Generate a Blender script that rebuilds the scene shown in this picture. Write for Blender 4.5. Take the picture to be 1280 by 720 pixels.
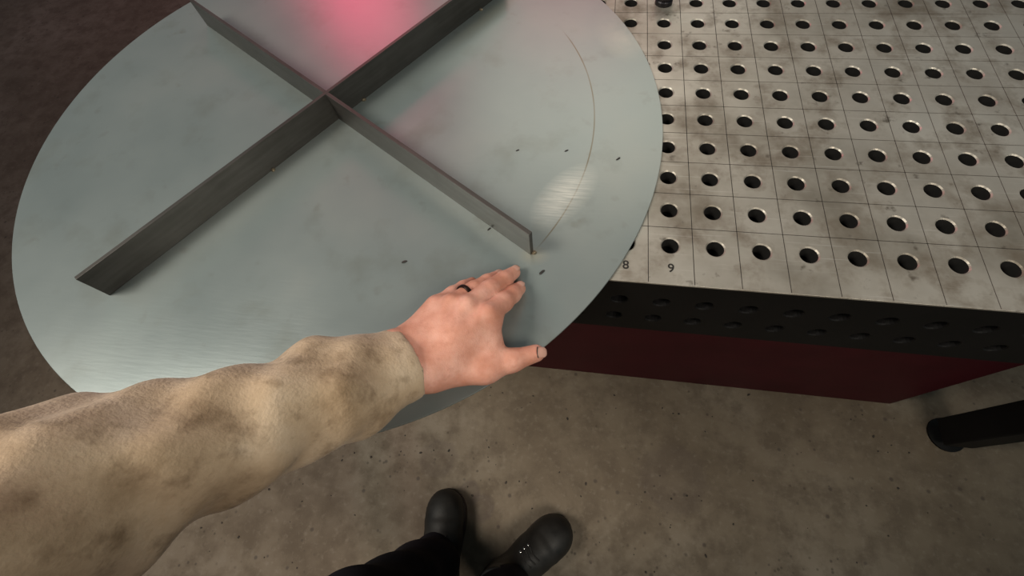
import bpy, bmesh, math, random
import numpy as np
from mathutils import Matrix, Vector

scene = bpy.context.scene
for o in list(bpy.data.objects):
    bpy.data.objects.remove(o)
COL = scene.collection

# ------------------------------------------------------------------ camera
TZ = 0.90                       # height of the welding table's top
CAM = Vector((0.0, 0.0, TZ + 0.452))
FPX = 554.0
cd = bpy.data.cameras.new('camera')
cd.sensor_width = 36.0
cd.sensor_fit = 'HORIZONTAL'
cd.lens = FPX * 36.0 / 1280.0
cd.clip_start = 0.01
cam = bpy.data.objects.new('camera', cd)
COL.objects.link(cam)
cam.matrix_world = Matrix((
    (0.98895985, -0.08170936, 0.12362036, CAM.x),
    (0.1271028, 0.8966107, -0.42418644, CAM.y),
    (-0.07617934, 0.43521586, 0.89709747, CAM.z),
    (0, 0, 0, 1)))
scene.camera = cam

# ------------------------------------------------------------------ world, lights, exposure
wd = bpy.data.worlds.new('workshop_ambient')
scene.world = wd
wd.use_nodes = True
wd.node_tree.nodes['Background'].inputs[0].default_value = (0.72, 0.95, 1.0, 1)
wd.node_tree.nodes['Background'].inputs[1].default_value = 0.13


def area(name, loc, target, sx, sy, power, col, spread=180):
    ld = bpy.data.lights.new(name, 'AREA')
    ld.shape = 'RECTANGLE'
    ld.size, ld.size_y = sx, sy
    ld.energy = power
    ld.color = col
    ld.spread = math.radians(spread)
    o = bpy.data.objects.new(name, ld)
    COL.objects.link(o)
    o.location = loc
    o.rotation_euler = (Vector(target) - Vector(loc)).to_track_quat('-Z', 'Y').to_euler()
    return o


area('unseen_light', (0.05, 2.3, 2.6), (-0.12, 0.35, 0.9), 1.7, 1.0, 1.8, (1.0, 0.93, 0.78), 80)  # lights out of view; their spread is narrowed so the sides fall darker
area('unseen_light', (-1.75, -0.35, 2.8), (-0.2, 0.05, 0.45), 0.9, 0.9, 11, (1.0, 0.92, 0.80), 80)
area('unseen_light', (1.15, -1.15, 2.8), (-0.1, 0.0, 0.55), 0.9, 0.9, 5.8, (1.0, 0.90, 0.76), 70)  # added fill that brightens the sleeve and the right of the floor
area('red_lamp', (-2.15, 4.1, 2.9), (-0.3, 0.5, 0.9), 0.8, 0.7, 15, (1.0, 0.06, 0.17))
area('red_lamp', (-0.2, 4.2, 2.9), (-0.1, 0.5, 0.9), 1.1, 0.5, 3.2, (1.0, 0.06, 0.17))

scene.view_settings.view_transform = 'Standard'
scene.view_settings.look = 'None'
scene.view_settings.gamma = 1.0
scene.view_settings.use_curve_mapping = False
scene.view_settings.exposure = 0.0


# ------------------------------------------------------------------ node helper
class NT:
    def __init__(self, name):
        self.m = bpy.data.materials.new(name)
        self.m.use_nodes = True
        self.t = self.m.node_tree
        self.b = self.t.nodes['Principled BSDF']
        self._co = None

    def n(self, kind, **kw):
        nd = self.t.nodes.new(kind)
        for k, v in kw.items():
            setattr(nd, k, v)
        return nd

    def put(self, sock, v):
        if isinstance(v, bpy.types.NodeSocket):
            self.t.links.new(v, sock)
        else:
            sock.default_value = v

    def co(self):
        if self._co is None:
            self._co = self.n('ShaderNodeTexCoord').outputs['Object']
        return self._co

    def mapped(self, scale=(1, 1, 1), rot=(0, 0, 0), loc=(0, 0, 0)):
        mp = self.n('ShaderNodeMapping')
        self.put(mp.inputs['Vector'], self.co())
        mp.inputs['Scale'].default_value = scale
        mp.inputs['Rotation'].default_value = rot
        mp.inputs['Location'].default_value = loc
        return mp.outputs[0]

    def noise(self, scale, detail=4, rough=0.55, vec=None, dist=0.0):
        nd = self.n('ShaderNodeTexNoise')
        self.put(nd.inputs['Vector'], vec or self.co())
        nd.inputs['Scale'].default_value = scale
        nd.inputs['Detail'].default_value = detail
        nd.inputs['Roughness'].default_value = rough
        nd.inputs['Distortion'].default_value = dist
        return nd.outputs['Fac']

    def voronoi(self, scale, vec=None, rnd=1.0):
        nd = self.n('ShaderNodeTexVoronoi')
        self.put(nd.inputs['Vector'], vec or self.co())
        nd.inputs['Scale'].default_value = scale
        nd.inputs['Randomness'].default_value = rnd
        return nd.outputs['Distance']

    def ramp(self, fac, stops):
        nd = self.n('ShaderNodeValToRGB')
        el = nd.color_ramp.elements
        while len(el) < len(stops):
            el.new(0.5)
        for e, (p, c) in zip(el, stops):
            e.position = p
            e.color = (c, c, c, 1) if isinstance(c, (int, float)) else (*c, 1)
        self.put(nd.inputs[0], fac)
        return nd.outputs[0]

    def mix(self, fac, a, b, mode='MIX'):
        nd = self.n('ShaderNodeMix', data_type='RGBA', blend_type=mode)
        self.put(nd.inputs[0], fac)
        self.put(nd.inputs[6], a if isinstance(a, bpy.types.NodeSocket) else (*a, 1))
        self.put(nd.inputs[7], b if isinstance(b, bpy.types.NodeSocket) else (*b, 1))
        return nd.outputs[2]

    def math(self, op, a, b=0.0, c=0.0, clamp=False):
        nd = self.n('ShaderNodeMath', operation=op, use_clamp=clamp)
        self.put(nd.inputs[0], a)
        self.put(nd.inputs[1], b)
        self.put(nd.inputs[2], c)
        return nd.outputs[0]

    def dist_to(self, p, scale=(1, 1, 1), rot=0.0):
        s = self.n('ShaderNodeVectorMath', operation='SUBTRACT')
        self.put(s.inputs[0], self.co())
        s.inputs[1].default_value = p
        v = s.outputs[0]
        mp = self.n('ShaderNodeMapping')
        mp.vector_type = 'TEXTURE'
        self.put(mp.inputs['Vector'], v)
        mp.inputs['Rotation'].default_value = (0, 0, rot)
        mp.inputs['Scale'].default_value = scale
        l = self.n('ShaderNodeVectorMath', operation='LENGTH')
        self.put(l.inputs[0], mp.outputs[0])
        return l.outputs['Value'], mp.outputs[0]

    def bump(self, h, strength, dist):
        nd = self.n('ShaderNodeBump')
        nd.inputs['Strength'].default_value = strength
        nd.inputs['Distance'].default_value = dist
        self.put(nd.inputs['Height'], h)
        self.put(self.b.inputs['Normal'], nd.outputs[0])

    def set(self, **kw):
        for k, v in kw.items():
            s = self.b.inputs[k.replace('_', ' ')]
            if isinstance(v, tuple) and len(v) == 3 and s.type == 'RGBA':
                v = (*v, 1)
            self.put(s, v)
        return self.m


# ------------------------------------------------------------------ materials
def mat_concrete():
    N = NT('concrete')
    a = N.noise(2.2, 5, 0.6)
    b = N.noise(14, 6, 0.65)
    c = N.noise(60, 4, 0.6)
    col = N.ramp(a, [(0.30, (0.115, 0.084, 0.055)), (0.5, (0.180, 0.142, 0.100)), (0.72, (0.25, 0.208, 0.158))])
    col = N.mix(N.ramp(b, [(0.44, 0.0), (0.62, 0.7)]), col, (0.115, 0.088, 0.062))
    col = N.mix(N.ramp(c, [(0.55, 0.0), (0.72, 0.35)]), col, (0.27, 0.23, 0.18))
    sp = N.voronoi(16)
    col = N.mix(N.ramp(sp, [(0.05, 0.8), (0.11, 0.0)]), col, (0.075, 0.058, 0.045))
    sp2 = N.voronoi(43)
    gate = N.ramp(N.noise(5, 2), [(0.5, 0.0), (0.6, 0.7)])
    col = N.mix(N.math('MULTIPLY', N.ramp(sp2, [(0.10, 1.0), (0.2, 0.0)]), gate), col, (0.07, 0.055, 0.04))
    # round oil stains left on the slab
    for p, r, s in (((-0.185, -0.035, 0), 0.040, 0.45), ((-0.225, -0.002, 0), 0.036, 0.5),
                    ((-0.33, 0.075, 0), 0.06, 0.3), ((0.33, 0.10, 0), 0.10, 0.3)):
        d, _ = N.dist_to(p, (r, r, 1))
        d = N.math('ADD', d, N.math('MULTIPLY_ADD', N.noise(25, 3), 0.5, -0.25))
        col = N.mix(N.ramp(d, [(0.0, 0.35 * s), (0.75, 0.9 * s), (1.0, 0.0)]), col, (0.075, 0.055, 0.05))
    N.bump(N.math('ADD', b, N.math('MULTIPLY', c, 0.4)), 0.35, 0.004)
    return N.set(Base_Color=col, Roughness=N.ramp(b, [(0.3, 0.55), (0.7, 0.8)]), Specular_IOR_Level=0.3)


def mat_disc():
    N = NT('sheet_steel')
    big = N.noise(3.5, 4, 0.55)
    fine = N.noise(1.0, 3, 0.6, N.mapped((30, 260, 30), (0, 0, math.radians(62))))
    col = N.ramp(big, [(0.32, (0.258, 0.303, 0.302)), (0.55, (0.310, 0.352, 0.347)), (0.75, (0.355, 0.385, 0.370))])
    sm = N.noise(11, 5, 0.6)
    col = N.mix(N.ramp(sm, [(0.54, 0.0), (0.74, 0.5)]), col, (0.21, 0.225, 0.195))
    sm2 = N.noise(24, 3, 0.5)
    col = N.mix(N.ramp(sm2, [(0.66, 0.0), (0.80, 0.5)]), col, (0.19, 0.18, 0.14))
    # scribed layout circle, concentric with the rim
    d, _ = N.dist_to((0, 0, 0))
    dd = N.math('ABSOLUTE', N.math('SUBTRACT', d, 0.3650))
    sx = N.n('ShaderNodeSeparateXYZ')
    N.put(sx.inputs[0], N.co())
    gx = N.ramp(sx.outputs[0], [(0.306, 0.0), (0.322, 1.0)])
    line = N.math('MULTIPLY', N.ramp(N.math('MULTIPLY', dd, 400.0), [(0.25, 1.0), (0.42, 0.0)]),
                  N.math('MULTIPLY', N.ramp(N.noise(6, 2), [(0.30, 0.35), (0.5, 0.85)]), gx))
    col = N.mix(line, col, (0.19, 0.155, 0.10))
    # bright patch on the disc, streaks across it
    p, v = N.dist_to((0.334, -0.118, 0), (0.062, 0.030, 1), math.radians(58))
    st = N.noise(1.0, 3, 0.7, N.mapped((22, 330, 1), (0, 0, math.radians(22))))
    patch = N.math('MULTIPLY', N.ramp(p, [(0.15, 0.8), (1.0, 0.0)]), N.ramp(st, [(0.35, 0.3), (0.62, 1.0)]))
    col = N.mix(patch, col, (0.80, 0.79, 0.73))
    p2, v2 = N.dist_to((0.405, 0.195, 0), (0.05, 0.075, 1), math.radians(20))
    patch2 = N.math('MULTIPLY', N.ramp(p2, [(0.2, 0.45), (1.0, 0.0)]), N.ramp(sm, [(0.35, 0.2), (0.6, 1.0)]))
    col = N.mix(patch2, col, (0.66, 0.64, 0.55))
    # heat tint beside the tacked rib
    p3, _ = N.dist_to((0.185, 0.232, 0), (0.115, 0.020, 1), math.radians(56.2))
    col = N.mix(N.ramp(p3, [(0.2, 0.5), (1.0, 0.0)]), col, (0.25, 0.25, 0.20))
    p4, _ = N.dist_to((0.306, -0.206, 0), (0.020, 0.014, 1))
    col = N.mix(N.ramp(p4, [(0.0, 0.45), (1.0, 0.0)]), col, (0.50, 0.45, 0.33))
    N.bump(fine, 0.06, 0.001)
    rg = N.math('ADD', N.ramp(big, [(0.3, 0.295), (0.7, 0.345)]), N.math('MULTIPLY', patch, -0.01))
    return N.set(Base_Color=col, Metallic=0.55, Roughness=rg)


def mat_rib():
    N = NT('bar_steel')
    a = N.noise(9, 4, 0.6)
    b = N.noise(1.0, 3, 0.6, N.mapped((12, 300, 160)))
    col = N.ramp(a, [(0.3, (0.062, 0.058, 0.052)), (0.7, (0.100, 0.093, 0.086))])
    col = N.mix(N.ramp(b, [(0.4, 0.0), (0.7, 0.35)]), col, (0.145, 0.136, 0.130))
    return N.set(Base_Color=col, Metallic=0.6, Roughness=0.42)


def mat_tabletop():
    N = NT('ground_table_steel')
    a = N.noise(7, 5, 0.62)
    b = N.noise(26, 5, 0.6)
    sc = N.noise(1.0, 3, 0.6, N.mapped((9, 330, 1), (0, 0, 0.9)))
    col = N.ramp(a, [(0.30, (0.27, 0.24, 0.195)), (0.5, (0.46, 0.425, 0.37)), (0.72, (0.58, 0.55, 0.49))])
    col = N.mix(N.ramp(b, [(0.48, 0.0), (0.70, 0.8)]), col, (0.19, 0.155, 0.115))
    col = N.mix(N.ramp(N.noise(55, 4), [(0.64, 0.0), (0.75, 0.8)]), col, (0.10, 0.08, 0.06))
    col = N.mix(N.ramp(sc, [(0.62, 0.0), (0.75, 0.35)]), col, (0.80, 0.78, 0.74))
    N.bump(b, 0.08, 0.001)
    return N.set(Base_Color=col, Metallic=0.55, Roughness=N.ramp(b, [(0.3, 0.38), (0.7, 0.55)]))


def simple(name, col, rough=0.5, metal=0.0, var=0.25, scale=20, **kw):
    N = NT(name)
    c2 = tuple(x * (1 - var) for x in col)
    c = N.mix(N.ramp(N.noise(scale, 4), [(0.35, 0.0), (0.7, 1.0)]), col, c2)
    return N.set(Base_Color=c, Roughness=rough, Metallic=metal, **kw)


def mat_skin():
    N = NT('skin')
    a = N.noise(38, 4, 0.55)
    b = N.noise(140, 4, 0.6)
    col = N.ramp(a, [(0.32, (0.58, 0.255, 0.175)), (0.5, (0.68, 0.335, 0.25)), (0.70, (0.78, 0.43, 0.34))])
    col = N.mix(N.ramp(b, [(0.55, 0.0), (0.74, 0.38)]), col, (0.50, 0.20, 0.14))
    vor = N.voronoi(900)
    wr = N.noise(1.0, 3, 0.6, N.mapped((260, 90, 200)))
    N.bump(N.math('ADD', N.math('MULTIPLY', vor, 0.3), N.math('ADD', N.math('MULTIPLY', b, 0.6), N.math('MULTIPLY', wr, 0.5))), 0.35, 0.0012)
    N.b.subsurface_method = 'RANDOM_WALK'
    return N.set(Base_Color=col, Roughness=0.52, Specular_IOR_Level=0.32, Subsurface_Weight=0.12,
                 Subsurface_Radius=(0.006, 0.002, 0.001), Subsurface_Scale=0.5)


def mat_canvas():
    N = NT('work_shirt_cloth')
    a = N.noise(16, 5, 0.62)
    b = N.noise(55, 4, 0.6)
    col = N.ramp(a, [(0.30, (0.33, 0.235, 0.145)), (0.5, (0.53, 0.40, 0.27)), (0.72, (0.66, 0.53, 0.39))])
    col = N.mix(N.ramp(b, [(0.52, 0.0), (0.72, 0.6)]), col, (0.15, 0.095, 0.05))
    d, _ = N.dist_to((-0.1955, 0.0745, 0.990), (0.0028, 0.0028, 0.006))
    col = N.mix(N.ramp(d, [(0.6, 1.0), (1.0, 0.0)]), col, (0.01, 0.008, 0.006))
    w = N.noise(420, 2, 0.5)
    N.bump(N.math('ADD', w, N.math('MULTIPLY', b, 2.0)), 0.35, 0.0015)
    return N.set(Base_Color=col, Roughness=0.85, Specular_IOR_Level=0.15, Sheen_Weight=0.15)


def mat_denim():
    N = NT('dark_trouser_cloth')
    a = N.noise(18, 5, 0.6)
    col = N.ramp(a, [(0.3, (0.010, 0.009, 0.012)), (0.7, (0.022, 0.019, 0.026))])
    N.bump(N.noise(400, 2), 0.3, 0.001)
    return N.set(Base_Color=col, Roughness=0.9, Specular_IOR_Level=0.15)


def mat_leather():
    N = NT('boot_leather')
    a = N.noise(25, 5, 0.6)
    b = N.noise(160, 3, 0.6)
    col = N.ramp(a, [(0.3, (0.0055, 0.005, 0.0045)), (0.7, (0.017, 0.015, 0.0125))])
    N.bump(N.math('ADD', a, N.math('MULTIPLY', b, 0.3)), 0.25, 0.003)
    return N.set(Base_Color=col, Roughness=N.ramp(a, [(0.3, 0.46), (0.7, 0.64)]), Specular_IOR_Level=0.5)


M = dict(
    concrete=mat_concrete(), disc=mat_disc(), rib=mat_rib(), top=mat_tabletop(),
    apron=simple('shade_toned_dark_steel', (0.0055, 0.005, 0.005), 0.55, 0.0, 0.4, 12, Specular_IOR_Level=0.2),  # dark steel; the shade on the front face is put into its colour too
    cabinet=simple('dark_red_paint', (0.060, 0.0045, 0.0095), 0.5, 0.0, 0.25, 8, Specular_IOR_Level=0.2),
    black=simple('black_rubber', (0.012, 0.011, 0.011), 0.6, 0.0),
    bore=simple('shade_black_bore', (0.010, 0.009, 0.008), 0.8),  # shade inside the holes put into the colour of their walls
    ink=simple('engraved_black', (0.022, 0.020, 0.018), 0.7),
    knob=simple('black_oxide', (0.025, 0.022, 0.027), 0.35, 0.5),
    weld=simple('weld_bead', (0.34, 0.28, 0.19), 0.45, 0.6, 0.6, 180),
    rivet=simple('bare_rivet', (0.45, 0.36, 0.36), 0.4, 0.6),
    skin=mat_skin(),
    hair=simple('dark_brown_hair', (0.035, 0.022, 0.014), 0.6, 0.0, 0.5, 90),
    eye=simple('eye_white', (0.70, 0.68, 0.65), 0.25),
    nail=simple('fingernail', (0.70, 0.40, 0.32), 0.32, 0.0, 0.12, 120),
    ring=simple('dark_ring_metal', (0.035, 0.020, 0.016), 0.28, 0.8, 0.2),
    canvas=mat_canvas(), denim=mat_denim(), leather=mat_leather(),
    sole=simple('boot_sole', (0.030, 0.016, 0.014), 0.65, 0.0, 0.4, 40),
    chrome=simple('eyelet_metal', (0.75, 0.74, 0.72), 0.25, 1.0, 0.1),
    lace=simple('boot_lace', (0.016, 0.014, 0.013), 0.8),
    flake=simple('mill_scale', (0.045, 0.042, 0.040), 0.5, 0.4),
    grit=simple('shop_grit', (0.055, 0.043, 0.034), 0.85, 0.0, 0.5, 40),
)


# ------------------------------------------------------------------ object helpers
def link(name, mesh, mat, parent=None, loc=(0, 0, 0), smooth=False):
    if mat is not None and not mesh.materials:
        mesh.materials.append(mat)
    if smooth:
        mesh.polygons.foreach_set('use_smooth', [True] * len(mesh.polygons))
    o = bpy.data.objects.new(name, mesh)
    COL.objects.link(o)
    o.location = loc
    if parent is not None:
        o.parent = parent
    return o


def from_bm(bm, name='mesh'):
    me = bpy.data.meshes.new(name)
    bmesh.ops.recalc_face_normals(bm, faces=bm.faces)
    bm.to_mesh(me)
    bm.free()
    return me


def empty(name, loc=(0, 0, 0), label=None, cat=None, group=None):
    o = bpy.data.objects.new(name, None)
    COL.objects.link(o)
    o.location = loc
    o.empty_display_size = 0.05
    tag(o, label, cat, group)
    return o


def tag(o, label=None, cat=None, group=None, kind=None):
    if label:
        o['label'] = label
    if cat:
        o['category'] = cat
    if group:
        o['group'] = group
    if kind:
        o['kind'] = kind
    return o


def box_mesh(lo, hi, bev=0.0):
    bm = bmesh.new()
    bmesh.ops.create_cube(bm, size=1)
    for v in bm.verts:
        v.co = [lo[i] + (v.co[i] + 0.5) * (hi[i] - lo[i]) for i in range(3)]
    if bev > 0:
        bmesh.ops.bevel(bm, geom=bm.edges[:], offset=bev, segments=2, affect='EDGES', profile=0.5)
    return from_bm(bm)


def lathe(profile, seg=48):
    """closed solid from (r, z) pairs, first and last on the axis or capped"""
    bm = bmesh.new()
    rings = []
    for r, z in profile:
        rings.append([bm.verts.new((r * math.cos(2 * math.pi * i / seg), r * math.sin(2 * math.pi * i / seg), z)) for i in range(seg)])
    for a, b in zip(rings, rings[1:]):
        for i in range(seg):
            j = (i + 1) % seg
            bm.faces.new((a[i], a[j], b[j], b[i]))
    bm.faces.new(rings[0][::-1])
    bm.faces.new(rings[-1])
    return from_bm(bm)


# ---- signed-distance modelling: smooth unions meshed with surface nets
def seg_sdf(P, a, b, ra, rb):
    a = np.asarray(a, float); b = np.asarray(b, float)
    d = b - a
    t = np.clip(((P - a) @ d) / max(d @ d, 1e-12), 0, 1)
    q = P - a - t[..., None] * d
    return np.sqrt((q * q).sum(-1)) - (ra + (rb - ra) * t)


def ell_sdf(P, c, r, A=None):
    q = P - np.asarray(c, float)
    if A is not None:
        q = q @ np.asarray(A, float).T        # rows of A: the ellipsoid's axes
    r = np.asarray(r, float)
    k0 = np.sqrt(((q / r) ** 2).sum(-1))
    k1 = np.sqrt(((q / (r * r)) ** 2).sum(-1)) + 1e-9
    return k0 * (k0 - 1) / k1


def smin(a, b, k):
    h = np.clip(0.5 + 0.5 * (b - a) / k, 0, 1)
    return b * (1 - h) + a * h - k * h * (1 - h)


def smax(a, b, k):
    return -smin(-a, -b, k)


def nets(fn, lo, hi, h, name):
    lo = np.asarray(lo, float); hi = np.asarray(hi, float)
    n = np.ceil((hi - lo) / h).astype(int) + 1
    ax = [lo[i] + h * np.arange(n[i]) for i in range(3)]
    G = np.stack(np.meshgrid(*ax, indexing='ij'), -1).astype(np.float32)
    V = fn(G).astype(np.float64)
    s = V < 0
    cnt = np.zeros(n - 1, int)
    cs = [(i, j, k) for i in (0, 1) for j in (0, 1) for k in (0, 1)]
    sl = lambda A, c: A[c[0]:A.shape[0] - 1 + c[0], c[1]:A.shape[1] - 1 + c[1], c[2]:A.shape[2] - 1 + c[2]]
    for c in cs:
        cnt += sl(s, c)
    act = (cnt > 0) & (cnt < 8)
    idx = -np.ones(n - 1, int)
    ids = np.argwhere(act)
    idx[act] = np.arange(len(ids))
    acc = np.zeros((len(ids), 3)); num = np.zeros(len(ids))
    for c in cs:
        for a in range(3):
            if c[a] == 0:
                e = list(c); e[a] = 1
                va = sl(V, c)[act]; vb = sl(V, tuple(e))[act]
                m = (va < 0) != (vb < 0)
                t = np.where(m, va / np.where(m, va - vb, 1), 0)
                p = np.tile(np.array(c, float), (len(ids), 1))
                p[:, a] = t
                acc[m] += p[m]; num[m] += 1
    verts = lo + h * (ids + acc / num[:, None])
    faces = []
    for a in range(3):
        b, c = (a + 1) % 3, (a + 2) % 3
        A = [slice(None)] * 3; B = [slice(None)] * 3
        A[a] = slice(0, -1); B[a] = slice(1, None)
        for X in (A, B):
            X[b] = slice(1, -1); X[c] = slice(1, -1)
        s0, s1 = s[tuple(A)], s[tuple(B)]
        w = np.argwhere(s0 != s1)
        if len(w) == 0:
            continue
        flip = s0[tuple(w.T)]
        w[:, b] += 1; w[:, c] += 1
        q = []
        for db, dc in ((1, 1), (0, 1), (0, 0), (1, 0)):
            u = w.copy(); u[:, b] -= db; u[:, c] -= dc
            q.append(idx[tuple(u.T)])
        q = np.stack(q, 1)
        q[~flip] = q[~flip][:, ::-1]
        faces.append(q)
    faces = np.concatenate(faces)
    faces = faces[(faces >= 0).all(1)]
    me = bpy.data.meshes.new(name)
    me.from_pydata(verts.tolist(), [], faces.tolist())
    me.polygons.foreach_set('use_smooth', [True] * len(me.polygons))
    me.update()
    return me


def bounds(pts, pad):
    p = np.asarray(pts, float)
    return p.min(0) - pad, p.max(0) + pad


MROT = np.array([[0.98895985, -0.08170936, 0.12362036],
                 [0.1271028, 0.8966107, -0.42418644],
                 [-0.07617934, 0.43521586, 0.89709747]])


def spot(x, y, z):
    """photograph measurement -> point of the place at height z"""
    d = MROT @ np.array([x - 640.0, 360.0 - y, -FPX])
    t = (z - CAM.z) / d[2]
    return np.array([0, 0, CAM.z]) + d * t


# ------------------------------------------------------------------ floor
bm = bmesh.new()
bmesh.ops.create_grid(bm, x_segments=1, y_segments=1, size=5.0)
fl = link('floor', from_bm(bm), M['concrete'])
tag(fl, 'stained brown concrete workshop floor with dark specks', None, None, 'structure')

rng = random.Random(4)
bm = bmesh.new()
for i in range(210):
    x, y = rng.uniform(-1.3, 1.0), rng.uniform(-0.3, 0.36)
    if -0.38 < x < 0.1 and y < -0.02:
        continue
    s = rng.choice((0.0012, 0.0016, 0.002, 0.0024, 0.0032))
    m4 = Matrix.Translation((x, y, s * 0.25)) @ Matrix.Rotation(rng.uniform(0, 6.28), 4, 'Z') @ Matrix.Diagonal((s * rng.uniform(0.7, 1.7), s, s * 0.5, 1))
    bmesh.ops.create_icosphere(bm, subdivisions=1, radius=1.0, matrix=m4)
tag(link('floor_grit', from_bm(bm), M['grit']), 'dark grit scattered over the concrete floor', 'grit', None, 'stuff')

# ------------------------------------------------------------------ welding table
PITCH = 0.05
X8, Y1 = 0.0637, 0.2844          # hole column "8", first row of holes
FRONT = 0.2344
NL, NR, NROW = 15, 20, 18
LEFT = X8 - (NL - 0.0) * PITCH
RIGHT = X8 + NR * PITCH + PITCH
BACK = Y1 + (NROW - 1) * PITCH + PITCH
table = empty('welding_table', ((LEFT + RIGHT) / 2, FRONT, 0),
              'perforated steel welding table with engraved grid and numbers, under the disc', 'table')
TB = Vector(table.location)


def tl(x, y, z):
    return (x - TB.x, y - TB.y, z - TB.z)


HR, HC = 0.0098, 0.0112          # hole radius, chamfer radius
SEG = 24
GRV = 0.00045                    # half width of an engraved line
GD = 0.0008


def cell(bm, cx, cy, x0, x1, y0, y1, hole=True, gx0=True, gx1=True, gy0=True, gy1=True, thick=0.018):
    z = TZ
    a0, a1 = x0 + (GRV if gx0 else 0), x1 - (GRV if gx1 else 0)
    b0, b1 = y0 + (GRV if gy0 else 0), y1 - (GRV if gy1 else 0)
    corners = [(a1, b1), (a0, b1), (a0, b0), (a1, b0)]
    V = bm.verts.new
    if hole:
        sq = []
        for i in range(SEG):
            an = 2 * math.pi * i / SEG
            c, s = math.cos(an), math.sin(an)
            tx = ((a1 - cx) / c) if c > 1e-9 else (((a0 - cx) / c) if c < -1e-9 else 1e9)
            ty = ((b1 - cy) / s) if s > 1e-9 else (((b0 - cy) / s) if s < -1e-9 else 1e9)
            t = min(tx, ty)
            sq.append(V((cx + c * t, cy + s * t, z)))
        # snap the diagonal samples to the exact corners
        for (qx, qy) in corners:
            v = min(sq, key=lambda w: (w.co.x - qx) ** 2 + (w.co.y - qy) ** 2)
            v.co.x, v.co.y = qx, qy
        r1 = [V((cx + HC * math.cos(2 * math.pi * i / SEG), cy + HC * math.sin(2 * math.pi * i / SEG), z)) for i in range(SEG)]
        r2 = [V((cx + HR * math.cos(2 * math.pi * i / SEG), cy + HR * math.sin(2 * math.pi * i / SEG), z - 0.0014)) for i in range(SEG)]
        r3 = [V((cx + HR * math.cos(2 * math.pi * i / SEG), cy + HR * math.sin(2 * math.pi * i / SEG), z - thick)) for i in range(SEG)]
        for i in range(SEG):
            j = (i + 1) % SEG
            bm.faces.new((r1[i], sq[i], sq[j], r1[j]))
            bm.faces.new((r2[i], r1[i], r1[j], r2[j]))
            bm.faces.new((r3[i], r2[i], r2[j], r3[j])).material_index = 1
        rim = sq
    else:
        rim = [V((x, y, z)) for x, y in corners]
        bm.faces.new(rim)
    # groove wall and floor round the cell
    lowr = []
    for v in rim:
        lowr.append(V((v.co.x, v.co.y, z - GD)))
    for i in range(len(rim)):
        j = (i + 1) % len(rim)
        bm.faces.new((rim[i], lowr[i], lowr[j], rim[j]))


bm = bmesh.new()
cols = [X8 + (i - NL + 1) * PITCH for i in range(NL + NR)]
for ci, cx in enumerate(cols):
    for r in range(NROW):
        cy = Y1 + r * PITCH
        x0, x1 = cx - PITCH / 2, cx + PITCH / 2
        y0, y1 = cy - PITCH / 2, cy + PITCH / 2
        if ci == 0:
            x0 = LEFT
        if ci == len(cols) - 1:
            x1 = RIGHT
        if r == 0:
            y0 = FRONT
        if r == NROW - 1:
            y1 = BACK
        cell(bm, cx, cy, x0, x1, y0, y1, True, ci > 0, ci < len(cols) - 1, r > 0, r < NROW - 1)
bmesh.ops.translate(bm, verts=bm.verts[:], vec=-TB)
me = bpy.data.meshes.new('top_plate')
bm.normal_update()
bm.to_mesh(me); bm.free()
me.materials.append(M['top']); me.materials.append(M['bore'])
tp = link('top_plate', me, None, table)
tp['label'] = 'scuffed steel table top with rows of round holes'
# bottoms of the engraved lines: one dark strip per line, just under the surface
bm = bmesh.new()
for ci in range(len(cols) - 1):
    x = cols[ci] + PITCH / 2
    for a, b in (((x - 0.0006), (x + 0.0006)),):
        vs = [bm.verts.new(tl(*p)) for p in ((a, FRONT, TZ - 0.0005), (b, FRONT, TZ - 0.0005), (b, BACK, TZ - 0.0005), (a, BACK, TZ - 0.0005))]
        bm.faces.new(vs)
for r in range(NROW - 1):
    y = Y1 + r * PITCH + PITCH / 2
    vs = [bm.verts.new(tl(*p)) for p in ((LEFT, y - 0.0006, TZ - 0.0005), (RIGHT, y - 0.0006, TZ - 0.0005), (RIGHT, y + 0.0006, TZ - 0.0005), (LEFT, y + 0.0006, TZ - 0.0005))]
    bm.faces.new(vs)
tag(link('engraved_grid', from_bm(bm), M['ink'], table), 'fine dark engraved grid lines')

# apron with two rows of holes
AB = 0.757


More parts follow.
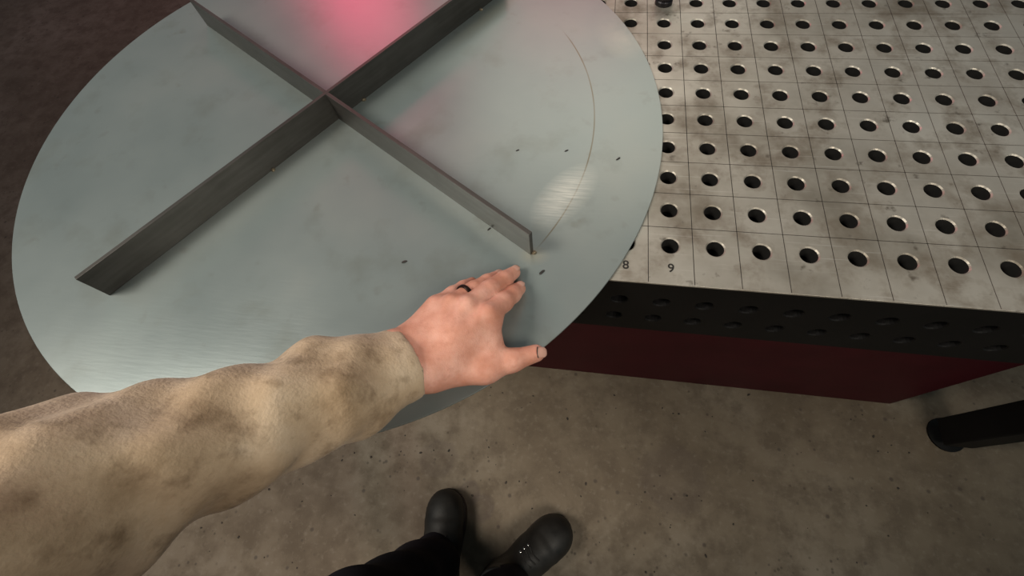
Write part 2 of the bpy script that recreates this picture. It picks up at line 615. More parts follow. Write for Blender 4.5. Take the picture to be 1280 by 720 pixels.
def apron(bm, x0, x1, rows, nx):
    V = bm.verts.new
    th = 0.012
    for k in range(nx):
        for (zc, za, zb) in rows:
            cx = cols[k]
            a0, a1 = cx - PITCH / 2, cx + PITCH / 2
            if k == 0:
                a0 = LEFT
            if k == nx - 1:
                a1 = RIGHT
            sq = []; r1 = []; r2 = []; r3 = []
            for i in range(16):
                an = 2 * math.pi * i / 16
                c, s = math.cos(an), math.sin(an)
                tx = ((a1 - cx) / c) if c > 1e-9 else (((a0 - cx) / c) if c < -1e-9 else 1e9)
                ty = ((zb - zc) / s) if s > 1e-9 else (((za - zc) / s) if s < -1e-9 else 1e9)
                t = min(tx, ty)
                sq.append(V(tl(cx + c * t, FRONT, zc + s * t)))
                r1.append(V(tl(cx + c * HC, FRONT, zc + s * HC)))
                r2.append(V(tl(cx + c * HR, FRONT + 0.0014, zc + s * HR)))
                r3.append(V(tl(cx + c * HR, FRONT + th, zc + s * HR)))
            for (qx, qz) in ((a0, za), (a1, za), (a0, zb), (a1, zb)):
                p = Vector(tl(qx, FRONT, qz))
                v = min(sq, key=lambda w: (w.co - p).length)
                v.co = p
            for i in range(16):
                j = (i + 1) % 16
                bm.faces.new((sq[i], r1[i], r1[j], sq[j]))
                bm.faces.new((r1[i], r2[i], r2[j], r1[j]))
                bm.faces.new((r2[i], r3[i], r3[j], r2[j]))
    for (za, zb) in ((AB, AB),):
        vs = [V(tl(LEFT, FRONT, za)), V(tl(RIGHT, FRONT, za)), V(tl(RIGHT, FRONT + th, za)), V(tl(LEFT, FRONT + th, za))]
        bm.faces.new(vs)


bm = bmesh.new()
apron(bm, LEFT, RIGHT, ((0.850, 0.825, TZ - 0.0020), (0.800, AB, 0.825)), len(cols))
link('front_apron', from_bm(bm), M['apron'], table)['label'] = 'dark front apron with two rows of holes'
link('top_edge', box_mesh(tl(LEFT, FRONT - 0.0004, TZ - 0.0030), tl(RIGHT, FRONT + 0.0012, TZ - 0.0001), 0.0004), M['top'], table)
for nm, x0, x1, y0, y1 in (('side_apron', LEFT, LEFT + 0.012, FRONT + 0.012, BACK), ('side_apron', RIGHT - 0.012, RIGHT, FRONT + 0.012, BACK),
                           ('back_apron', LEFT + 0.012, RIGHT - 0.012, BACK - 0.012, BACK)):
    link(nm, box_mesh(tl(x0, y0, AB), tl(x1, y1, TZ - 0.0185), 0.001), M['apron'], table)
for x in (LEFT + 0.06, RIGHT - 0.06):
    for y in (FRONT + 0.07, BACK - 0.07):
        link('leg', box_mesh(tl(x - 0.035, y - 0.035, 0.03), tl(x + 0.035, y + 0.035, AB), 0.004), M['apron'], table)
        me = lathe([(0.045, 0.0), (0.045, 0.006), (0.02, 0.012), (0.014, 0.03)], 24)
        link('levelling_foot', me, M['apron'], table, tl(x, y, 0.0))

link('added_hole_backing', box_mesh(tl(LEFT + 0.012, FRONT + 0.012, TZ - 0.030), tl(RIGHT - 0.012, BACK - 0.012, TZ - 0.024), 0.0), M['bore'], table)  # added dark sheet, closes the holes from below so they stay black

# numbers engraved in front of the first hole row
for i in range(2):
    cu = bpy.data.curves.new('number', 'FONT')
    cu.body = str(8 + i)
    cu.size = 0.0152
    cu.align_x = 'CENTER'
    cu.align_y = 'CENTER'
    cu.extrude = 0.00008
    cu.offset = 0.00025
    t = bpy.data.objects.new('tmp', cu)
    COL.objects.link(t)
    me = bpy.data.meshes.new_from_object(t.evaluated_get(bpy.context.evaluated_depsgraph_get()))
    bpy.data.objects.remove(t)
    me.materials.clear()
    link('number', me, M['ink'], table, tl(X8 + i * PITCH, 0.2543, TZ + 0.0001))['label'] = 'engraved number %d' % (8 + i)

# red cabinet standing under the table
cx0, cx1, cy0, cy1 = -0.52, 0.94, 0.385, 1.02
cab = empty('base_cabinet', ((cx0 + cx1) / 2, cy0, 0), 'dark red painted cabinet standing in the shade under the welding table', 'cabinet')
cl = lambda x, y, z: (x - (cx0 + cx1) / 2, y - cy0, z)
link('body', box_mesh(cl(cx0, cy0 + 0.004, 0.0), cl(cx1, cy1, 0.70), 0.003), M['cabinet'], cab)
link('front_panel', box_mesh(cl(cx0 + 0.012, cy0 - 0.012, 0.006), cl(cx1 - 0.012, cy0 + 0.005, 0.69), 0.002), M['cabinet'], cab)
rv = link('rivet', lathe([(0.0035, 0), (0.0035, 0.001), (0.0015, 0.0026)], 16), M['rivet'], cab, cl(-0.0 + 0.03, cy0 - 0.012, 0.672))
rv.rotation_euler = (math.pi / 2, 0, 0)

# dark round clamping bolt standing in a table hole at the far edge of view
bp = (X8 + PITCH * 1.0, Y1 + 9 * PITCH)
bolt = empty('clamping_bolt', (bp[0], bp[1], TZ), 'black round-headed clamping bolt standing in a hole of the table top', 'bolt')
link('collar', lathe([(0.0135, 0.0), (0.0135, 0.006), (0.012, 0.0075)], 32), M['knob'], bolt)
link('shank', lathe([(0.009, -0.03), (0.0095, 0.0)], 24), M['knob'], bolt)
bm = bmesh.new()
hd = []
prof = [(0.010, 0.0075), (0.0125, 0.009), (0.0132, 0.012), (0.0132, 0.026), (0.0118, 0.029), (0.006, 0.0295), (0.0055, 0.024)]
for r, z in prof:
    ring = []
    for i in range(48):
        rr = r * (0.965 if (i % 2 and 0.010 < z < 0.0275) else 1.0)
        an = 2 * math.pi * i / 48
        ring.append(bm.verts.new((rr * math.cos(an), rr * math.sin(an), z)))
    hd.append(ring)
for a, b in zip(hd, hd[1:]):
    for i in range(48):
        j = (i + 1) % 48
        bm.faces.new((a[i], a[j], b[j], b[i]))
bm.faces.new(hd[0][::-1]); bm.faces.new(hd[-1])
link('head', from_bm(bm), M['knob'], bolt)

# ------------------------------------------------------------------ steel disc with its cross of ribs
DC = Vector((-0.3471, 0.4624, TZ))
DR, DT = 0.4548, 0.003
asm = empty('ribbed_steel_disc', DC, 'large round grey sheet steel disc with upright flat-bar ribs, lying on the table', 'steel disc')
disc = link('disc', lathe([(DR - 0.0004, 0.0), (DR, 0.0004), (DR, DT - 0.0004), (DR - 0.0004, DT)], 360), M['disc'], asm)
RT, RH, RL = 0.0052, 0.043, 0.365
A1, A2 = math.radians(-33.9), math.radians(56.2)


def rib(a, r0, r1):
    o = link('rib', box_mesh((r0, -RT / 2, 0), (r1, RT / 2, RH), 0.0004), M['rib'], asm, (0, 0, DT))
    o.rotation_euler = (0, 0, a)
    return o


rib(A2, -RL, RL)
rib(A1, RT / 2, RL)
rib(A1, -RL, -RT / 2)


def tack(x, y, r, seed):
    def fn(P):
        d = ell_sdf(P, (0, 0, 0.0005), (r, r * 0.75, r * 0.6))
        return d + 0.0004 * np.sin(P[..., 0] * 2600 + seed) * np.sin(P[..., 1] * 2200)
    o = link('tack_weld', nets(fn, (-r * 1.4,) * 3, (r * 1.4,) * 3, r / 9, 'tack_weld'), M['weld'], asm, (x, y, DT))
    o.rotation_euler = (0, 0, seed)
    return o


e1 = Vector((math.cos(A1), math.sin(A1))); n1 = Vector((-e1.y, e1.x))
e2 = Vector((math.cos(A2), math.sin(A2))); n2 = Vector((-e2.y, e2.x))
q = e1 * (RL + 0.001) + n1 * 0.0022
tack(q.x, q.y, 0.0034, 0.4)
for rr in (-0.12, 0.045, 0.30, 0.356):
    q = e2 * rr - n2 * (RT / 2 + 0.001)
    tack(q.x, q.y, 0.0036, rr * 9)

# small flakes of scale lying on the disc
FL = [((677.5, 340.5), 0.0043, 'dark splinter of scale on the disc beyond the index fingertip'),
      ((505.5, 327.5), 0.0042, 'dark oval flake on the open left part of the disc'),
      ((611.5, 286.5), 0.0030, 'dark sliver close against the near face of the rib that points at the fingertips'),
      ((647.0, 188.0), 0.0026, 'tiny dark speck on the disc between the two ribs'),
      ((708.0, 188.5), 0.0028, 'tiny dark speck lying inside the scribed circle, nearest it'),
      ((773.0, 198.5), 0.0034, 'thin dark sliver on the disc between scribed circle and rim')]
for k, ((x, y), s, lab) in enumerate(FL):
    r2 = random.Random(k)
    bm = bmesh.new()
    m4 = Matrix.Rotation(math.radians(38 + 14 * r2.uniform(-1, 1)), 4, 'Z') @ Matrix.Diagonal((s, s * 0.36, s * 0.16, 1))
    bmesh.ops.create_icosphere(bm, subdivisions=2, radius=1.0, matrix=m4)
    for v in bm.verts:
        v.co *= r2.uniform(0.8, 1.15)
    p = spot(x, y, TZ + DT)
    tag(link('scale_flake', from_bm(bm), M['flake'], None, (p[0], p[1], TZ + DT + s * 0.14)), lab, 'flake', 'flakes of scale on the disc')

# ------------------------------------------------------------------ the person
PB = Vector((-0.15, -0.17, 0.0))
person = empty('person', PB, 'person in tan work shirt, dark trousers and black boots, left hand pressed on the disc', 'person')


def wear(name, mesh, mat, parent=None):
    o = link(name, mesh, mat)
    o.parent = parent or person
    # meshes are modelled in place; the parents sit at the person's base
    mesh.transform(Matrix.Translation(-PB))
    return o


PZ = TZ + DT
J = lambda x, y, z: spot(x, y, PZ + z)
WR = J(516, 450, 0.046)
MI, MM, MR_, MP = J(611, 393, 0.042), J(585, 383, 0.046), J(565, 380, 0.043), J(545, 382, 0.036)
TI, TM, TR, TP = J(648.5, 361, 0.008), J(642.5, 340.5, 0.0078), J(622, 345, 0.0075), J(590, 353, 0.007)
ELB = np.array([-0.30, -0.035, 1.065])


def finger(a, t, bow, radii):
    pip = a + (t - a) * 0.45 + np.array([0, 0, bow])
    dip = a + (t - a) * 0.76 + np.array([0, 0, bow * 0.75])
    return [(a, radii[0]), (pip, radii[1]), (dip, radii[2]), (t, radii[3])]


FG = [finger(MI, TI, 0.0005, (.0114, .0106, .0095, .0077)),
      finger(MM, TM, 0.0015, (.0113, .0102, .0091, .0074)),
      finger(MR_, TR, 0.003, (.0102, .0088, .0078, .0066)),
      finger(MP, TP, 0.003, (.0092, .0077, .0068, .0060))]
# thumb: leaves the side of the palm near its base
CMC, TMC, TIP, TT = J(553, 462, 0.030), J(606, 460, 0.022), J(640, 450.5, 0.019), J(670, 441.5, 0.013)


WEB = J(612, 430, 0.026)


def hand_sdf(P):
    d = None
    # wrist and forearm: two bones side by side
    ax = WR - ELB; ax /= np.linalg.norm(ax)
    side = np.cross(ax, [0, 0, 1.0]); side /= np.linalg.norm(side)
    up = np.cross(side, ax)
    wl, wr = WR - side * 0.014, WR + side * 0.014
    back = WR - ax * 0.085
    d = smin(seg_sdf(P, wl, back - side * 0.016, .0195, .024), seg_sdf(P, wr, back + side * 0.016, .0195, .024), 0.014)
    # metacarpals
    for (m, r0, r1, s) in ((MI, .0165, .0112, .016), (MM, .0172, .0116, .006), (MR_, .0172, .0112, -.006), (MP, .0175, .0112, -.021)):
        a = WR + side * s + ax * 0.012
        b = m - np.array([0, 0, 0.002])
        d = smin(d, seg_sdf(P, a, b, r0, r1), 0.013)
    # flesh of the palm below
    mid = (WR + MI + MP + MM) / 4
    d = smin(d, seg_sdf(P, WR * 0.55 + MP * 0.45 - np.array([0, 0, 0.014]), WR * 0.2 + MP * 0.8 - np.array([0, 0, 0.012]), .0145, .0120), 0.014)
    d = smin(d, seg_sdf(P, MI - np.array([0, 0, 0.010]), MP - np.array([0, 0, 0.010]), .0105, .0095), 0.012)
    # thumb ball and web
    d = smin(d, seg_sdf(P, WR + ax * 0.016 + side * 0.016 - np.array([0, 0, 0.006]), TMC, .0200, .0150), 0.014)
    d = smin(d, seg_sdf(P, CMC + np.array([0.004, 0.012, 0.004]), TMC * 0.6 + MI * 0.4 + np.array([-0.012, -0.003, -0.004]), .0150, .0065), 0.016)
    d = smin(d, seg_sdf(P, MI - np.array([0, 0, 0.006]), WEB, .0098, .0112), 0.010)
    d = smin(d, seg_sdf(P, WEB, WR * 0.45 + MI * 0.55, .0115, .0160), 0.012)
    th = seg_sdf(P, TMC, TIP, .0142, .0112)
    th = smin(th, seg_sdf(P, TIP, TT, .0112, .0090), 0.006)
    d = smin(d, th, 0.009)
    # fingers, blended only weakly with each other
    fall = None
    for ch in FG:
        fd = None
        for (p, r), (q_, s_) in zip(ch, ch[1:]):
            x = seg_sdf(P, p, q_, r, s_)
            fd = x if fd is None else smin(fd, x, 0.004)
        fall = fd if fall is None else smin(fall, fd, 0.0010)
    d = smin(d, fall, 0.0035)
    # knuckle bumps and tendons on the back of the hand
    for m, r in ((MI, .0088), (MM, .0092), (MR_, .0084), (MP, .0076)):
        d = smin(d, ell_sdf(P, m + np.array([0, 0, 0.0030]), (r * 0.82, r * 0.82, r * 0.8)), 0.006)
    for m, s in ((MI, .010), (MM, .004), (MR_, -.003), (MP, -.009)):
        a = WR + side * s + ax * 0.02 + up * 0.0160
        d = smin(d, seg_sdf(P, a, m + np.array([0, 0, 0.0085]), .0020, .0022), 0.009)
    # wrist bone
    d = smin(d, ell_sdf(P, WR - ax * 0.012 - side * 0.021 + up * 0.012, (.009, .009, .008)), 0.010)
    # creases over finger joints
    for ch in FG:
        for k in (1, 2):
            p, r = ch[k]
            u = ch[k + 1][0] - ch[k - 1][0]; u /= np.linalg.norm(u)
            al = (P - p) @ u
            near = np.sqrt(((P - p) ** 2).sum(-1)) < r * 1.6
            d = d + np.where(near, 0.00035 * (0.5 + 0.5 * np.cos(al * 2 * math.pi / 0.0032)) * np.exp(-(al / 0.0042) ** 2), 0)
    # the finger pads and palm rest on the disc
    d = smax(d, (PZ + 0.0003) - P[..., 2], 0.002)
    return d


allp = [WR, MI, MM, MR_, MP, TI, TM, TR, TP, CMC, TMC, TIP, TT, WR - (WR - ELB) / np.linalg.norm(WR - ELB) * 0.085]
lo, hi = bounds(allp, 0.030)
lo[2] = PZ - 0.006
HC_ = np.array([-0.15, -0.225, 1.545])        # head, bent a little over the work
HA = np.array([[1, 0, 0], [0, 0.94, -0.34], [0, 0.34, 0.94]])


def head_sdf(P):
    Q = (P - HC_) @ HA.T
    d = ell_sdf(Q, (0, -0.008, 0.025), (0.074, 0.092, 0.088))
    d = smin(d, ell_sdf(Q, (0, 0.022, -0.045), (0.055, 0.062, 0.062)), 0.04)          # jaw
    d = smin(d, seg_sdf(Q, (0, 0.078, 0.010), (0, 0.098, -0.026), .008, .013), 0.012)   # nose
    for sx in (-1, 1):
        d = smin(d, seg_sdf(Q, (0, 0.084, 0.022), (sx * 0.042, 0.070, 0.022), .009, .008), 0.012)     # brow
        d = smin(d, ell_sdf(Q, (sx * 0.076, -0.012, -0.005), (0.010, 0.020, 0.032)), 0.008)           # ear
        d = smax(d, -ell_sdf(Q, (sx * 0.031, 0.086, 0.004), (0.016, 0.012, 0.010)), 0.008)            # eye socket
    for zz in (-0.052, -0.062):
        d = smin(d, seg_sdf(Q, (-0.020, 0.075, zz), (0.020, 0.075, zz), .005, .005), 0.004)           # lips
    d = smin(d, ell_sdf(Q, (0, 0.066, -0.090), (0.022, 0.018, 0.016)), 0.02)            # chin
    d = smin(d, seg_sdf(P, HC_ + np.array([0, -0.02, -0.05]), (-0.15, -0.265, 1.34), .056, .064), 0.025)
    return d


def right_hand_sdf(P):
    w0 = np.array([0.07, -0.268, 0.875])
    d = seg_sdf(P, w0, w0 + np.array([0, 0, -0.06]), .024, .024)
    for i, (L_, r_) in enumerate(((0.070, .0090), (0.078, .0093), (0.072, .0088), (0.056, .0078))):
        y = 0.033 - i * 0.021
        k = w0 + np.array([0.004, y, -0.145])
        d = smin(d, seg_sdf(P, w0 + np.array([0, y * 0.6, -0.06]), k, .017, .012), 0.012)
        m1 = k + np.array([-0.006, 0.002, -L_ * 0.5]); m2 = m1 + np.array([-0.018, 0.0, -L_ * 0.42])
        f = smin(seg_sdf(P, k, m1, r_ + .001, r_), seg_sdf(P, m1, m2, r_, r_ * 0.8), 0.004)
        d = smin(d, f, 0.004)
    t0 = w0 + np.array([-0.004, 0.022, -0.070]); t1 = w0 + np.array([-0.012, 0.058, -0.110]); t2 = w0 + np.array([-0.022, 0.060, -0.155])
    d = smin(d, smin(seg_sdf(P, t0, t1, .016, .0115), seg_sdf(P, t1, t2, .0115, .0085), 0.004), 0.010)
    return d


parts_ = [nets(hand_sdf, lo, hi, 0.0014, 'hand'),
          nets(head_sdf, (-0.27, -0.36, 1.33), (-0.03, -0.08, 1.68), 0.004, 'head'),
          nets(right_hand_sdf, (0.01, -0.34, 0.62), (0.12, -0.16, 0.91), 0.003, 'other_hand')]
bm = bmesh.new()
for p_ in parts_:
    bm.from_mesh(p_)


def limb(start, path, end):
    """arm under the clothes: grown from the mesh face nearest start to the one nearest end"""
    bm.faces.ensure_lookup_table()
    fa = min(bm.faces, key=lambda f: (f.calc_center_median() - Vector(start)).length)
    fb = min(bm.faces, key=lambda f: (f.calc_center_median() - Vector(end)).length)
    va, vb = list(fa.verts), list(fb.verts)
    bmesh.ops.delete(bm, geom=[fa, fb], context='FACES_ONLY')
    pts = [Vector(p) for p, r in path]
    prev = va
    for i, (p, r) in enumerate(path):
        t = (pts[min(i + 1, len(pts) - 1)] - pts[max(i - 1, 0)]).normalized()
        ring = []
        for v in prev:
            d_ = v.co - sum((w_.co for w_ in prev), Vector()) / 4
            d_ = (d_ - t * d_.dot(t)).normalized()
            ring.append(bm.verts.new(Vector(p) + d_ * r))
        for k in range(4):
            bm.faces.new((prev[k], prev[(k + 1) % 4], ring[(k + 1) % 4], ring[k]))
        prev = ring
    best = min(((o_, sg) for o_ in range(4) for sg in (1, -1)),
               key=lambda q_: sum((prev[k].co - vb[(q_[0] + q_[1] * k) % 4].co).length for k in range(4)))
    for k in range(4):
        bm.faces.new((prev[k], prev[(k + 1) % 4], vb[(best[0] + best[1] * (k + 1)) % 4], vb[(best[0] + best[1] * k) % 4]))


fe = WR - (WR - ELB) / np.linalg.norm(WR - ELB) * 0.105
limb(fe, ((fe * 0.8 + ELB * 0.2, .018), (ELB, .030), ((-0.335, -0.21, 1.29), .036), ((-0.22, -0.262, 1.30), .03), ((-0.185, -0.264, 1.29), .02)), (-0.165, -0.264, 1.30))
limb(
    (0.07, -0.268, 0.905), (((0.073, -0.272, 0.93), .018), ((0.09, -0.30, 1.05), .030), ((0.03, -0.26, 1.30), .036), ((-0.08, -0.264, 1.30), .03), ((-0.115, -0.264, 1.29), .02)), (-0.135, -0.264, 1.30))
bmesh.ops.recalc_face_normals(bm, faces=bm.faces[:])
me = bpy.data.meshes.new('body')
bm.to_mesh(me); bm.free()
me.polygons.foreach_set('use_smooth', [True] * len(me.polygons))
body = wear('body', me, M['skin'])
hw = lambda x, y, z: HC_ + HA.T @ np.array([x, y, z])
wear('hair', nets(lambda P: np.maximum(ell_sdf((P - HC_) @ HA.T, (0, -0.014, 0.034), (0.081, 0.096, 0.092)) + 0.0015 * np.sin(P[..., 0] * 260) * np.sin(P[..., 1] * 190),
     ((P - HC_) @ HA.T) @ np.array([0, 0.62, -0.78]) - 0.010), (-0.26, -0.36, 1.45), (-0.04, -0.10, 1.70), 0.004, 'hair'), M['hair'])
for sx in (-1, 1):
    c_ = hw(sx * 0.031, 0.072, 0.004)
    wear('eye', nets(lambda P: ell_sdf(P, c_, (.012, .012, .012)), c_ - 0.016, c_ + 0.016, 0.0015, 'eye'), M['eye'])
sm = body.modifiers.new('smooth', 'SMOOTH')
sm.factor = 0.5
sm.iterations = 3


def frame(u, upish):
    u = np.asarray(u, float); u = u / np.linalg.norm(u)
    s = np.cross(u, upish); s /= np.linalg.norm(s)
    n = np.cross(s, u)
    return u, s, n


def nail(c, u, upish, L, Wd, R):
    """curved nail plate following the fingertip"""
    u, s, n = frame(u, upish)
    bm = bmesh.new()
    rows = []
    for i in range(9):
        a = -1 + 2 * i / 8
        row = []
        for j in range(9):
            b = -1 + 2 * j / 8
            wloc = Wd * math.sqrt(max(0.0, 1 - (abs(a) ** 3.2) * 0.75))
            ang = b * wloc / R
            x = a * L
            p = c + u * x + s * (R * math.sin(ang)) + n * (R * math.cos(ang) - 0.0007 * a * a)
            row.append(bm.verts.new(p))
        rows.append(row)
    for i in range(8):
        for j in range(8):
            bm.faces.new((rows[i][j], rows[i + 1][j], rows[i + 1][j + 1], rows[i][j + 1]))
    geom = bmesh.ops.extrude_face_region(bm, geom=bm.faces[:])
    for v in [g for g in geom['geom'] if isinstance(g, bmesh.types.BMVert)]:
        v.co -= Vector(n) * 0.0006
    me = from_bm(bm)
    me.polygons.foreach_set('use_smooth', [True] * len(me.polygons))
    return wear('fingernail', me, M['nail'], None)


Z = np.array([0, 0, 1.0])
for ch in FG[:3]:
    u = ch[3][0] - ch[2][0]
    uu, ss, nn = frame(u, Z)
    nail(ch[3][0] + uu * 0.0005, u, Z, 0.0052, 0.0046, ch[3][1] + 0.0004)
ut = TT - TIP
_, st_, nt_ = frame(ut, Z)
un = ut / np.linalg.norm(ut)
uq = un * 0.90 - nt_ * 0.38 + st_ * 0.10
nc = TT + un * 0.0010
tn = nail(nc, uq, nt_ * 0.9 + st_ * 0.30, 0.0062, 0.0058, 0.0094)
tn['label'] = 'thumbnail with a dark cuticle line'
uq, sq_, nq_ = frame(uq, nt_ * 0.9 + st_ * 0.30)
cp = [nc - uq * (0.0065 - 0.0022 * abs(t) ** 2) + sq_ * (0.0094 * math.sin(t * 0.62)) + nq_ * (0.0092 * math.cos(t * 0.62)) for t in np.linspace(-1, 1, 9)]
lo, hi = bounds(cp, 0.003)


def cut_fn(P):
    d = None
    for a_, b_ in zip(cp, cp[1:]):
        x = seg_sdf(P, a_, b_, 0.00055, 0.00055)
        d = x if d is None else np.minimum(d, x)
    return d


wear('cuticle_grime', nets(cut_fn, lo, hi, 0.0004, 'cuticle_grime'), M['grit'], tn)

# dark band on the ring finger
rc = MR_ + (FG[2][1][0] - MR_) * 0.62 + np.array([0, 0, 0.0004])
ru, rs, rn = frame(FG[2][1][0] - MR_, Z)
bm = bmesh.new()
ringv = []
for i in range(40):
    an = 2 * math.pi * i / 40
    for (r, x) in ((0.0100, -0.0024), (0.0113, -0.0018), (0.0113, 0.0018), (0.0100, 0.0024)):
        ringv.append(bm.verts.new(rc + ru * x + (rs * math.cos(an) + rn * math.sin(an)) * r))
for i in range(40):
    j = (i + 1) % 40
    for k in range(4):
        l = (k + 1) % 4
        bm.faces.new((ringv[i * 4 + k], ringv[i * 4 + l], ringv[j * 4 + l], ringv[j * 4 + k]))
me = from_bm(bm)
me.polygons.foreach_set('use_smooth', [True] * len(me.polygons))
tag(wear('finger_ring', me, M['ring']), 'narrow dark finger ring')

# ---- shirt: left sleeve at fine resolution, torso coarser
CUF = J(509, 453, 0.046)
SHL = np.array([-0.34, -0.22, 1.30])
S0 = CUF
S1 = CUF + (ELB - CUF) * 0.30
sax = ELB - CUF; SLEN = np.linalg.norm(sax); sax = sax / SLEN
sside = np.cross(sax, Z); sside /= np.linalg.norm(sside)
sup = np.cross(sside, sax)


def sleeve_sdf(P):
    al = (P - CUF) @ sax
    # flattened tube: squash across the up direction near the cuff
    q = (P - CUF) @ sup
    sq = 1.0 + 0.22 * np.clip(1 - al / 0.12, 0, 1)
    Q = P + (q * (sq - 1))[..., None] * sup
    d = seg_sdf(Q, CUF, S1, .0365, .0440)
    d = smin(d, seg_sdf(Q, S1, ELB, .0430, .054), 0.02)
    d = smin(d, seg_sdf(P, ELB, SHL, .056, .075), 0.03)
    # folds running round the sleeve, growing away from the cuff
    amp = np.clip((al - 0.012) / 0.05, 0, 1)
    sd = (P - CUF) @ sside
    d = d - amp * 0.0022 * np.sin(al * 120 + sd * 70 + 2.0 * np.sin(q * 60)) - amp * 0.0022 * np.sin(al * 61 - sd * 95 + 1.3)
    # hem of the cuff
    d = d + 0.0007 * np.exp(-((al - 0.016) / 0.0022) ** 2)
    # open end with a cavity for the wrist
    d = np.maximum(d, -(al + 0.000))
    cav = np.maximum(seg_sdf(Q, CUF - sax * 0.03, S1, .0290, .0300), al - 0.016)
    d = np.maximum(d, -cav)
    return d


lo, hi = bounds([CUF, S1, ELB, SHL], 0.085)
lo = np.maximum(lo, [-1, -1, PZ + 0.0006])
shirt = wear('shirt', nets(lambda P: smin(
    smin(ell_sdf(P, (-0.15, -0.27, 1.14), (0.165, 0.105, 0.27)), ell_sdf(P, (-0.15, -0.265, 1.28), (0.19, 0.09, 0.10)), 0.06),
    smin(ell_sdf(P, (-0.15, -0.27, 0.93), (0.155, 0.105, 0.10)),
         smin(seg_sdf(P, (0.03, -0.26, 1.31), (0.09, -0.30, 1.05), .068, .054), seg_sdf(P, (0.09, -0.30, 1.05), (0.07, -0.27, 0.86), .052, .040), 0.02), 0.02), 0.04)
    - 0.003 * np.sin(P[..., 2] * 40 + P[..., 0] * 25), (-0.42, -0.42, 0.80), (0.20, -0.10, 1.45), 0.009, 'shirt'), M['canvas'])
sl_ = wear('sleeve', nets(sleeve_sdf, lo, hi, 0.003, 'sleeve'), M['canvas'], shirt)
sl_['label'] = 'dirty tan rolled-down sleeve cuff'
sm = sl_.modifiers.new('smooth', 'SMOOTH'); sm.factor = 0.5; sm.iterations = 2

# ---- trousers
LA, LK, LH = np.array([-0.268, -0.165, 0.10]), np.array([-0.315, -0.225, 0.46]), np.array([-0.235, -0.275, 0.86])
RA, RK, RHp = np.array([-0.085, -0.195, 0.10]), np.array([-0.075, -0.245, 0.47]), np.array([-0.075, -0.275, 0.86])


def trouser_sdf(P):
    d = seg_sdf(P, LA, LK, .062, .075)
    d = smin(d, seg_sdf(P, LK, LH, .075, .095), 0.03)
    e = smin(seg_sdf(P, RA, RK, .060, .075), seg_sdf(P, RK, RHp, .075, .095), 0.03)
    d = smin(d, e, 0.012)
    d = smin(d, ell_sdf(P, (-0.155, -0.275, 0.90), (0.165, 0.110, 0.12)), 0.05)
    d = d - 0.004 * np.sin(P[..., 2] * 48 + P[..., 0] * 30 + 2 * np.sin(P[..., 1] * 30)) * np.clip(1.2 - P[..., 2] * 1.5, 0, 1)
    d = np.maximum(d, 0.062 - 0.25 * (P[..., 1] + 0.16) * 0 - P[..., 2])
    return d


trs = wear('trousers', nets(trouser_sdf, (-0.43, -0.42, 0.04), (0.06, -0.07, 1.02), 0.007, 'trousers'), M['denim'])


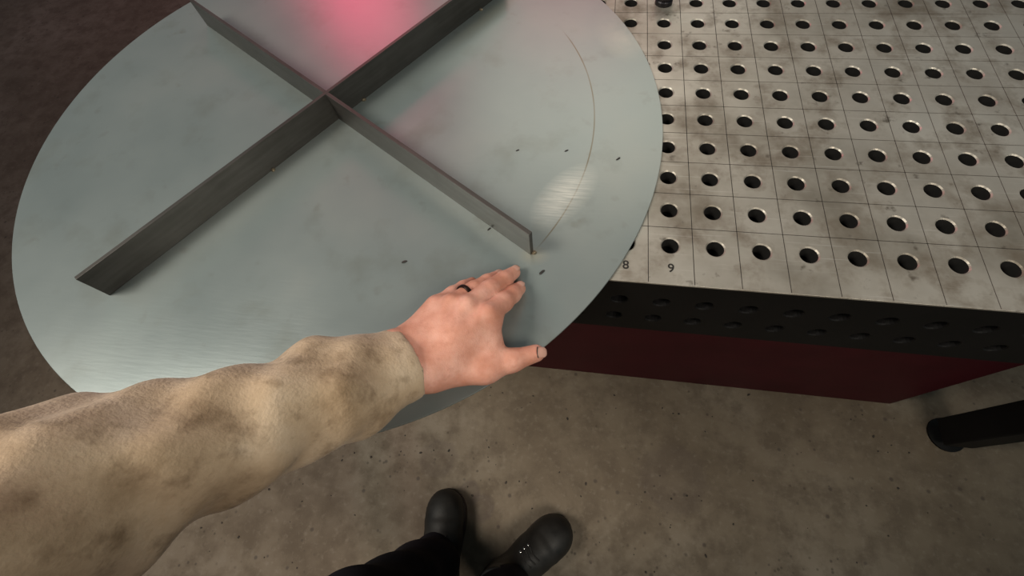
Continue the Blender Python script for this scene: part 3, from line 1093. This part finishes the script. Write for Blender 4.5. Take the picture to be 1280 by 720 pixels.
# ---- boots
def boot(toe, direction, name, flip):
    d2 = np.array([direction[0], direction[1], 0.0]); d2 /= np.linalg.norm(d2)
    s2 = np.array([d2[1], -d2[0], 0.0])           # to the right of the toes
    heel = toe - d2 * 0.285
    w = lambda al, sd, z: heel + d2 * al + s2 * (sd * flip) + np.array([0, 0, z])

    def up(P):
        al = (P - heel) @ d2
        sd = ((P - heel) @ s2) * flip
        z = P[..., 2]
        Q = np.stack([al, sd, z], -1)
        d = ell_sdf(Q, (0.232, 0.000, 0.040), (0.055, 0.0500, 0.042))                  # toe box
        d = smin(d, ell_sdf(Q, (0.185, 0.000, 0.048), (0.085, 0.0490, 0.044)), 0.02)   # ball
        d = smin(d, seg_sdf(Q, (0.055, 0.0, 0.055), (0.16, 0.0, 0.060), .040, .038), 0.03)
        d = smin(d, seg_sdf(Q, (0.075, 0.0, 0.07), (0.072, 0.0, 0.19), .044, .046), 0.03)
        d = smin(d, seg_sdf(Q, (0.10, 0.0, 0.10), (0.19, 0.0, 0.066), .030, .020), 0.02)  # tongue ridge
        d = d - 0.0016 * np.exp(-((al - 0.205) / 0.010) ** 2) * (z > 0.05)                # toe-cap seam
        d = np.maximum(d, 0.018 - z)
        d = np.maximum(d, z - 0.20)
        return d

    me = nets(up, (*(np.minimum(heel, toe)[:2] - 0.07), 0.010), (*(np.maximum(heel, toe)[:2] + 0.07), 0.215), 0.0035, 'boot')
    b = wear(name, me, M['leather'])
    s_ = b.modifiers.new('smooth', 'SMOOTH'); s_.factor = 0.5; s_.iterations = 2
    # sole: outline of a foot, extruded with a small bevel
    half = [(0.0, 0.0), (0.006, 0.022), (0.025, 0.036), (0.06, 0.040), (0.11, 0.038), (0.16, 0.045), (0.20, 0.0525), (0.235, 0.0525), (0.262, 0.043), (0.280, 0.025), (0.2885, 0.0)]
    pts = half + [(a, -b_) for a, b_ in half[-2:0:-1]]
    # smooth the outline
    n = len(pts)
    fine = []
    for i in range(n):
        p0, p1, p2, p3 = (np.array(pts[(i + k) % n]) for k in (-1, 0, 1, 2))
        for t in (0, .25, .5, .75):
            fine.append(0.5 * (2 * p1 + (p2 - p0) * t + (2 * p0 - 5 * p1 + 4 * p2 - p3) * t * t + (3 * p1 - p0 - 3 * p2 + p3) * t ** 3))
    bm = bmesh.new()
    rings = []
    for z, k in ((0.0, 0.975), (0.003, 1.0), (0.021, 1.0), (0.024, 0.985)):
        rings.append([bm.verts.new(w(0.145 + (a - 0.145) * k, c * k, z)) for a, c in fine])
    for ra, rb in zip(rings, rings[1:]):
        for i in range(len(fine)):
            j = (i + 1) % len(fine)
            bm.faces.new((ra[i], ra[j], rb[j], rb[i]))
    bm.faces.new(rings[0]); bm.faces.new(rings[-1])
    wear('sole', from_bm(bm), M['sole'], b)
    # eyelets and laces up the instep
    prev = None
    for k, (al, z) in enumerate(((0.176, 0.089), (0.164, 0.094), (0.152, 0.100))):
        for sd in (-0.022,):
            tt_ = np.linspace(0.15, 0.03, 241)
            ln = np.array([w(al, sd, 0) + np.array([0, 0, q_]) for q_ in tt_])
            zz = tt_[int(np.argmax(up(ln) < 0))]
            c = w(al, sd, zz - 0.0030)
            top_z = zz
            bm = bmesh.new()
            ring = []
            nrm = np.array([0, 0, 1.0]) * 0.86 + s2 * flip * (0.5 if sd > 0 else -0.5)
            uu, ss, nn = frame(d2, nrm)
            for i in range(20):
                an = 2 * math.pi * i / 20
                for (r, h_) in ((0.0016, 0.0), (0.0021, 0.0013), (0.0031, 0.0010), (0.0034, -0.0006)):
                    ring.append(bm.verts.new(c + nn * (h_ + 0.0035) + (uu * math.cos(an) + ss * math.sin(an)) * r))
            for i in range(20):
                j = (i + 1) % 20
                for q2 in range(3):
                    bm.faces.new((ring[i * 4 + q2], ring[i * 4 + q2 + 1], ring[j * 4 + q2 + 1], ring[j * 4 + q2]))
            wear('eyelet', from_bm(bm), M['chrome'], b)
        a = w(al, -0.018, top_z + 0.003); c2 = w(al - 0.004, 0.0, top_z + 0.0085); e = w(al, 0.018, top_z + 0.003)
        P0 = [a, c2, e]
        lo, hi = bounds(P0, 0.006)
        wear('lace', nets(lambda P: smin(seg_sdf(P, a, c2, .0022, .0022), seg_sdf(P, c2, e, .0022, .0022), .002), lo, hi, 0.0011, 'lace'), M['lace'], b)
    return b


boot(np.array([-0.281, -0.002, 0.0]), (-0.13, 1.0), 'boot', 1)
boot(np.array([0.052, -0.040, 0.0]), (0.72, 0.69), 'boot', 1)
